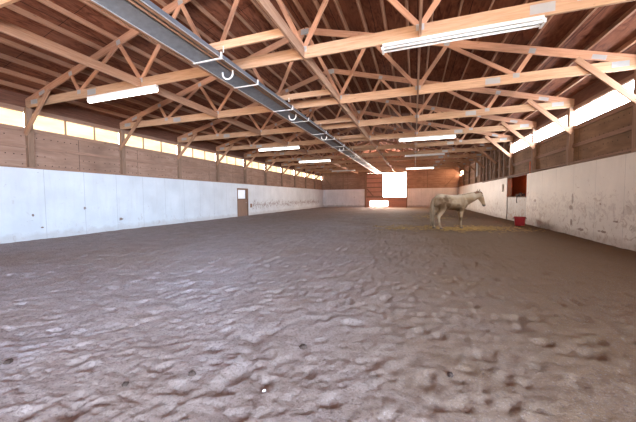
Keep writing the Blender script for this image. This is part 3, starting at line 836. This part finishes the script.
def make_horse():
    r = empty('horse', (1.56, 13.40, 0.0), math.radians(25))
    tag(r, 'dusty white horse standing side-on in straw, facing the white wall', 'horse')
    bm = bmesh.new()
    X, Yv, Zv = (1, 0, 0), (0, 1, 0), (0, 0, 1)
    trunk = [(-.82, 1.22, .06, .07), (-.79, 1.215, .17, .15), (-.72, 1.21, .245, .22), (-.58, 1.215, .295, .27), (-.42, 1.205, .31, .285), (-.22, 1.155, .315, .29), (0, 1.125, .325, .295),
             (.2, 1.12, .335, .28), (.36, 1.135, .355, .25), (.48, 1.13, .32, .225), (.58, 1.10, .25, .19), (.66, 1.08, .14, .12)]
    ring_loft(bm, [((x, 0, z), Zv, Yv, h, w) for x, z, h, w in trunk], 24)
    # neck: from the shoulders forward and slightly up to the poll
    neck = [(.34, 1.165, .29, .20, 80), (.50, 1.20, .275, .17, 62), (.68, 1.265, .24, .14, 56), (.88, 1.335, .205, .115, 54), (1.07, 1.405, .175, .10, 56), (1.22, 1.465, .15, .092, 62), (1.30, 1.485, .11, .08, 70)]
    rings = []
    for x, z, h, w, a in neck:
        a = math.radians(a + 60); rings.append(((x, 0, z), (math.cos(a), 0, math.sin(a)), Yv, h, w))
    ring_loft(bm, rings, 20)
    # head: poll down to the muzzle
    hd = [(1.20, 1.52, .085, .07), (1.25, 1.465, .125, .09), (1.305, 1.38, .145, .095), (1.36, 1.285, .128, .085), (1.41, 1.19, .10, .07), (1.45, 1.10, .083, .06), (1.48, 1.03, .078, .059), (1.497, .98, .066, .053), (1.507, .95, .036, .034)]
    limb(bm, [(x, 0, z, a, b) for x, z, a, b in hd], 18)
    for s in (-1, 1):                                                        # ears
        limb(bm, [(1.21, s * .05, 1.575, .035, .03), (1.215, s * .068, 1.63, .036, .026), (1.225, s * .074, 1.69, .022, .016), (1.235, s * .075, 1.725, .006, .006)], 10)
        limb(bm, [(1.30, s * .088, 1.37, .05, .02), (1.325, s * .090, 1.33, .05, .018), (1.35, s * .083, 1.27, .03, .012)], 8)
    hind = [(0.02, .0), (-.13, .03)]
    for s, (dx, dy) in zip((-1, 1), ((.02, 0), (-.13, 0))):                     # hind legs: near one a little forward
        w = s * .155
        limb(bm, [(-.56, w * .75, 1.22, .20, .12), (-.53, w * .95, 1.06, .225, .13), (-.50 + dx * .3, w, .90, .175, .115), (-.56 + dx * .5, w, .76, .115, .085), (-.645 + dx * .75, w, .64, .075, .06),
                  (-.70 + dx * .9, w, .545, .068, .052), (-.695 + dx * .95, w, .47, .052, .044), (-.675 + dx, w, .34, .040, .035), (-.66 + dx, w, .22, .041, .037), (-.645 + dx, w, .155, .05, .044),
                  (-.615 + dx, w, .10, .042, .042), (-.595 + dx, w, .065, .058, .055), (-.585 + dx, w, .005, .07, .065)])
        limb(bm, [(-.69 + dx * .8, w, .62, .03, .03), (-.745 + dx * .9, w, .555, .034, .03), (-.725 + dx * .9, w, .50, .03, .03)], 8)
    for s, dx in ((-1, -.09), (1, .07)):                                       # front legs
        w = s * .135
        limb(bm, [(.44, w * .9, 1.16, .17, .10), (.42, w, .98, .15, .105), (.39 + dx * .2, w, .82, .105, .08), (.40 + dx * .5, w, .68, .072, .06), (.41 + dx * .7, w, .56, .056, .050), (.415 + dx * .8, w, .475, .058, .052),
                  (.41 + dx * .85, w, .41, .045, .042), (.405 + dx * .95, w, .30, .037, .034), (.405 + dx, w, .21, .038, .036), (.41 + dx, w, .15, .046, .043), (.435 + dx, w, .095, .04, .04), (.45 + dx, w, .06, .055, .053), (.46 + dx, w, .005, .066, .062)])
    me = bpy.data.meshes.new('horse_base'); bm.to_mesh(me); bm.free()
    tmp = bpy.data.objects.new('horse_tmp', me); col.objects.link(tmp)
    rm = tmp.modifiers.new('r', 'REMESH'); rm.mode = 'VOXEL'; rm.voxel_size = .015
    sm = tmp.modifiers.new('s', 'SMOOTH'); sm.factor = .5; sm.iterations = 7
    bpy.context.view_layer.update()
    ev = tmp.evaluated_get(bpy.context.evaluated_depsgraph_get())
    body = bpy.data.meshes.new_from_object(ev)
    bpy.data.objects.remove(tmp); bpy.data.meshes.remove(me)
    body.name = 'horse_body'
    # coat: dirty white, brown stains where it lies down, grey muzzle, dark hooves
    nv = len(body.vertices); co = np.empty(nv * 3, np.float32); body.vertices.foreach_get('co', co); co = co.reshape(-1, 3)
    x, yv, z = co[:, 0], co[:, 1], co[:, 2]
    def fb(sc, sd): return (vnoise((x + 5) * sc, (z + 3 + yv * .6) * sc, sd) + .5 * vnoise((x + 5) * sc * 2.3, (z + 3 + yv * .6) * sc * 2.3, sd + 1)) / 1.5
    base = np.array([.34, .225, .125]); stain = np.array([.095, .045, .015]); dark = np.array([.055, .045, .04]); pale = np.array([.52, .41, .29])
    c = np.tile(base, (nv, 1))
    def lay(mask, colr):
        nonlocal c
        m = np.clip(mask, 0, 1)[:, None]; c = c * (1 - m) + colr * m
    lay((fb(4, 3) - .35) * 1.2 + np.clip((z - 1.3) / .15, 0, .6), pale)  # mottled paler coat, with the highlight along the back painted in
    def blob(cx, cz, rx, rz, sd, am):
        q = ((x - cx) / rx) ** 2 + ((z - cz) / rz) ** 2
        lay(np.clip(1.25 - q + (fb(7, sd) - .5) * 1.6, 0, 1) * am, stain)
    blob(-.42, 1.14, .34, .30, 11, .9); blob(-.62, 1.0, .2, .3, 12, .7); blob(-.05, .95, .42, .14, 13, .75); blob(.1, .84, .4, .10, 14, .9); blob(.35, 1.15, .12, .25, 17, .3); blob(.45, .9, .15, .2, 15, .3); blob(.75, 1.2, .3, .07, 16, .35)
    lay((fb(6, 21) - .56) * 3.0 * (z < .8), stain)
    lay(np.clip((1.06 - z) / .06, 0, 1) * (x > 1.2), dark)
    lay(np.clip((.085 - z) / .02, 0, 1), np.array([.16, .12, .09]))
    lay(np.clip((z - 1.66) / .05, 0, 1) * (x > 1), np.array([.2, .1, .06]))
    ca = body.color_attributes.new('coat', 'FLOAT_COLOR', 'POINT')
    ca.data.foreach_set('color', np.concatenate([c, np.ones((nv, 1))], 1).astype(np.float32).ravel())
    n = N('horse_coat'); at = n.node('ShaderNodeAttribute', attribute_name='coat')
    nz = n.noise(n.coord(), 60, 3)
    m = n.pbr(n.mix(n.math('MULTIPLY', nz, .18), at.outputs['Color'], (0.2, 0.13, 0.08)), 0.75, normal=n.bump(nz, .1, .004), spec=.2)
    body.materials.clear(); body.materials.append(m); body.shade_smooth()
    o = bpy.data.objects.new('body', body); col.objects.link(o); o.parent = r
    # hair
    MT['tail'] = plain('tail_hair', (.28, .20, .125), .8, 0, .3); MT['mane'] = plain('mane_hair', (.20, .095, .05), .8, 0, .3); MT['eye'] = plain('horse_eye', (.01, .008, .006), .15)
    k = MB()
    for a in range(26):
        t = 2 * math.pi * a / 26; rr = .055 * math.sqrt(random.random()); ox, oy = rr * math.cos(t), rr * math.sin(t) * 1.2
        L = random.uniform(.85, 1.05)
        k.tube([(-.78 + ox * .3, oy * .4, 1.37), (-.855 + ox * .6, oy * .6, 1.30), (-.90 + ox, oy, 1.08), (-.905 + ox * 1.5, oy * 1.5, .8), (-.89 + ox * 1.5, oy * 1.5, .8 - .45 * L), (-.875 + ox, oy, .8 - .68 * L)],
               [.022, .022, .022, .022, .017, .004], 6)
    k.build('tail', 'tail', r, smooth=True)
    k = MB()
    for a in range(24):
        t = a / 23; x0 = .50 + t * .68; z0 = 1.465 + t * .125
        dx = random.uniform(-.03, .03)
        k.tube([(x0, .0, z0), (x0 + dx, .05, z0 + .005), (x0 + dx * 2, .10, z0 - .06), (x0 + dx * 2.5 - .02, .115, z0 - .18)], [.018, .018, .014, .004], 6)
    k.build('mane', 'tail', r, smooth=True)
    k = MB()
    for a in range(16):
        oy = random.uniform(-.06, .06)
        k.tube([(1.13, oy * .6, 1.60), (1.23, oy, 1.61), (1.325, oy * 1.1, 1.56), (1.375, oy * 1.1, 1.47)], [.02, .02, .016, .005], 6)
    for a in range(12):
        t = a / 11
        k.tube([(1.02 + t * .18, 0, 1.545 + t * .05), (1.02 + t * .18, -.04, 1.56 + t * .05), (1.02 + t * .18 + .01, -.09, 1.51 + t * .04)], [.02, .02, .005], 6)
    k.build('forelock', 'mane', r, smooth=True)['label'] = 'dark red-brown forelock between the ears'
    for s in (-1, 1):
        b = bmesh.new(); bmesh.ops.create_uvsphere(b, u_segments=12, v_segments=8, radius=.022)
        me = bpy.data.meshes.new('eye'); b.to_mesh(me); b.free(); me.materials.append(MT['eye']); me.shade_smooth()
        e = bpy.data.objects.new('eye', me); col.objects.link(e); e.parent = r; e.location = (1.335, s * .083, 1.425)
    return r
make_horse()

# ------------------------------------------------------------------ straw around the horse (nobody could count it)
k = MB(); V = []; Fc = []; UV = []
for a in range(2300):
    if a < 1900:
        x = rng.normal(1.7, 1.5); y = rng.normal(13.5, .62) + .12 * (x - 1.6)
    else:
        x = rng.normal(1.2, 1.0); y = rng.normal(20.5, 1.5)
    if x > XR - .2 or x < -2.2 or vnoise(np.array(x * 1.3), np.array(y * 2.2), 77) < rng.uniform(.1, .75): continue
    L = rng.uniform(.06, .22); an = rng.uniform(0, math.pi); w = rng.uniform(.004, .009); z = ground(x, y) + rng.uniform(.002, .035); tl = rng.normal(0, .25)
    dx, dy, dz = math.cos(an) * L / 2, math.sin(an) * L / 2, L / 2 * math.sin(tl) * .5
    z = max(z, ground(x + dx, y + dy) - dz + .002, ground(x - dx, y - dy) + dz + .002)
    px_, py_ = -math.sin(an) * w, math.cos(an) * w; b = len(V)
    V += [(x - dx + px_, y - dy + py_, z - dz), (x - dx - px_, y - dy - py_, z - dz), (x - dx, y - dy, z - dz + w), (x + dx + px_, y + dy + py_, z + dz), (x + dx - px_, y + dy - py_, z + dz), (x + dx, y + dy, z + dz + w)]
    for f in ((0, 1, 4, 3), (1, 2, 5, 4), (2, 0, 3, 5)):
        Fc.append(tuple(b + i for i in f)); UV += [(0, 0)] * 4
k.v, k.f, k.uv = V, Fc, UV
MT['straw'] = plain('dry_straw', (.46, .28, .09), .8, 0, .4)
tag(k.build('straw', 'straw'), 'loose yellow straw strewn on the sand around the horse', 'straw', None, 'stuff')

# ------------------------------------------------------------------ a few clods and a scrap on the sand
def clod(name, px, py, r, label, mat='clod', cat='dirt clod'):
    d = fwd + rt2 * ((px - 318) / F_PX) + up2 * ((211 - py) / F_PX); t = -CAM_H / d.z
    p = Vector((0, 0, CAM_H)) + d * t
    b = bmesh.new(); bmesh.ops.create_icosphere(b, subdivisions=3, radius=r)
    sd = random.random() * 50
    from mathutils import noise as mn
    for v in b.verts:
        v.co *= 1 + .45 * mn.noise(v.co / r * 1.4 + Vector((sd, 0, 0))) + .2 * mn.noise(v.co / r * 3.5 + Vector((0, sd, 0)))
        v.co.z *= .72
    me = bpy.data.meshes.new(name); b.to_mesh(me); b.free(); me.materials.append(MT[mat])
    o = bpy.data.objects.new(name, me); col.objects.link(o); o.location = (p.x, p.y, ground(p.x, p.y) + r * .3)
    tag(o, label, cat)
clod('dirt_clod', 192, 376, .026, 'dark clod at the head of the drag mark in the front sand')
clod('dirt_clod', 303, 348, .030, 'dark clod alone on the sand towards the middle of the arena front')
clod('dirt_clod', 125, 386, .022, 'small dark clod on the pale sand, lower one on the door side')
clod('dirt_clod', 8, 364, .030, 'dark clod at the picture edge on the door side')
clod('dirt_clod', 450, 376, .022, 'dark clod in front sand straight below the horse')
clod('paper_scrap', 264, 391, .013, 'small white scrap lying on the front sand', 'scrap', 'scrap')

# ------------------------------------------------------------------ light: sky through the doorways, the fibreglass strips, the tubes, and added fills
wd = bpy.data.worlds.new('sky'); scn.world = wd; wd.use_nodes = True
wn_ = wd.node_tree.nodes; wl_ = wd.node_tree.links
bg = wn_['Background']
tc = wn_.new('ShaderNodeTexCoord'); sx = wn_.new('ShaderNodeSeparateXYZ'); wl_.new(tc.outputs['Generated'], sx.inputs[0])
mr = wn_.new('ShaderNodeMapRange'); mr.inputs[1].default_value = -.3; mr.inputs[2].default_value = .8; wl_.new(sx.outputs[1], mr.inputs[0])
wr_ = wn_.new('ShaderNodeValToRGB'); wl_.new(mr.outputs[0], wr_.inputs[0])
wr_.color_ramp.elements[0].color = (0.11, 0.15, 0.20, 1); wr_.color_ramp.elements[1].color = (1.0, 0.84, 0.72, 1)
wl_.new(wr_.outputs[0], bg.inputs[0]); bg.inputs[1].default_value = 32.0          # the sunny half of the sky lies beyond the end doorway
def area(name, loc, rot, sx, sy, power, color):
    l = bpy.data.lights.new(name, 'AREA'); l.shape = 'RECTANGLE'; l.size = sx; l.size_y = sy; l.energy = power; l.color = color
    o = bpy.data.objects.new(name, l); col.objects.link(o); o.location = loc; o.rotation_euler = rot
    return o
R90 = math.pi / 2
pl = bpy.data.lights.new('alcove_fill', 'POINT'); pl.energy = 45; pl.color = (1.0, 0.80, 0.62); pl.shadow_soft_size = .12  # added point fill to brighten the alcove, not an actual fitting
po = bpy.data.objects.new('alcove_fill', pl); col.objects.link(po); po.location = (XR + .5, 17.2, 2.8)
l = area('fill_side_sky', (XR - .5, -4.6, 2.6), (R90 - .16, 0, R90 - .80), 4.0, 3.2, 700, (0.50, 0.70, 1.0)); l.data.spread = math.radians(70)  # added cool fill just inside the side doorway, aimed at the door-side floor
l = area('fill_front_bounce', (-0.2, YF - .08, 1.1), (R90 + .75, 0, .1), 7.5, 1.8, 1080, (1.0, 0.83, 0.70)); l.data.spread = math.radians(105)  # added warm fill in the unseen front doorway, tilted up at the trusses
l = area('daylight_back_bounce', (-2.4, YB - .02, 1.95), (R90 + .7, 0, math.pi), 2.7, 1.0, 900, (1.0, 0.80, 0.70)); l.data.spread = math.radians(120)
p = area('doorway_portal_back', ((BX1 - 3.85) / 2, YB + .2, (BZ + 1.37) / 2), (-R90, 0, 0), BX1 + 3.85, BZ - 1.37, 1, (1, 1, 1)); p.data.cycles.is_portal = True

scn.view_settings.view_transform = 'Standard'
scn.view_settings.look = 'None'
scn.view_settings.gamma = 1.0
scn.view_settings.use_curve_mapping = False
scn.view_settings.exposure = 0.50
cy = scn.cycles
cy.max_bounces = 10; cy.diffuse_bounces = 7; cy.glossy_bounces = 3; cy.transmission_bounces = 2
cy.sample_clamp_indirect = 6.0; cy.caustics_reflective = False; cy.caustics_refractive = False
cy.use_denoising = True
try: cy.denoiser = 'OPENIMAGEDENOISE'
except Exception: pass
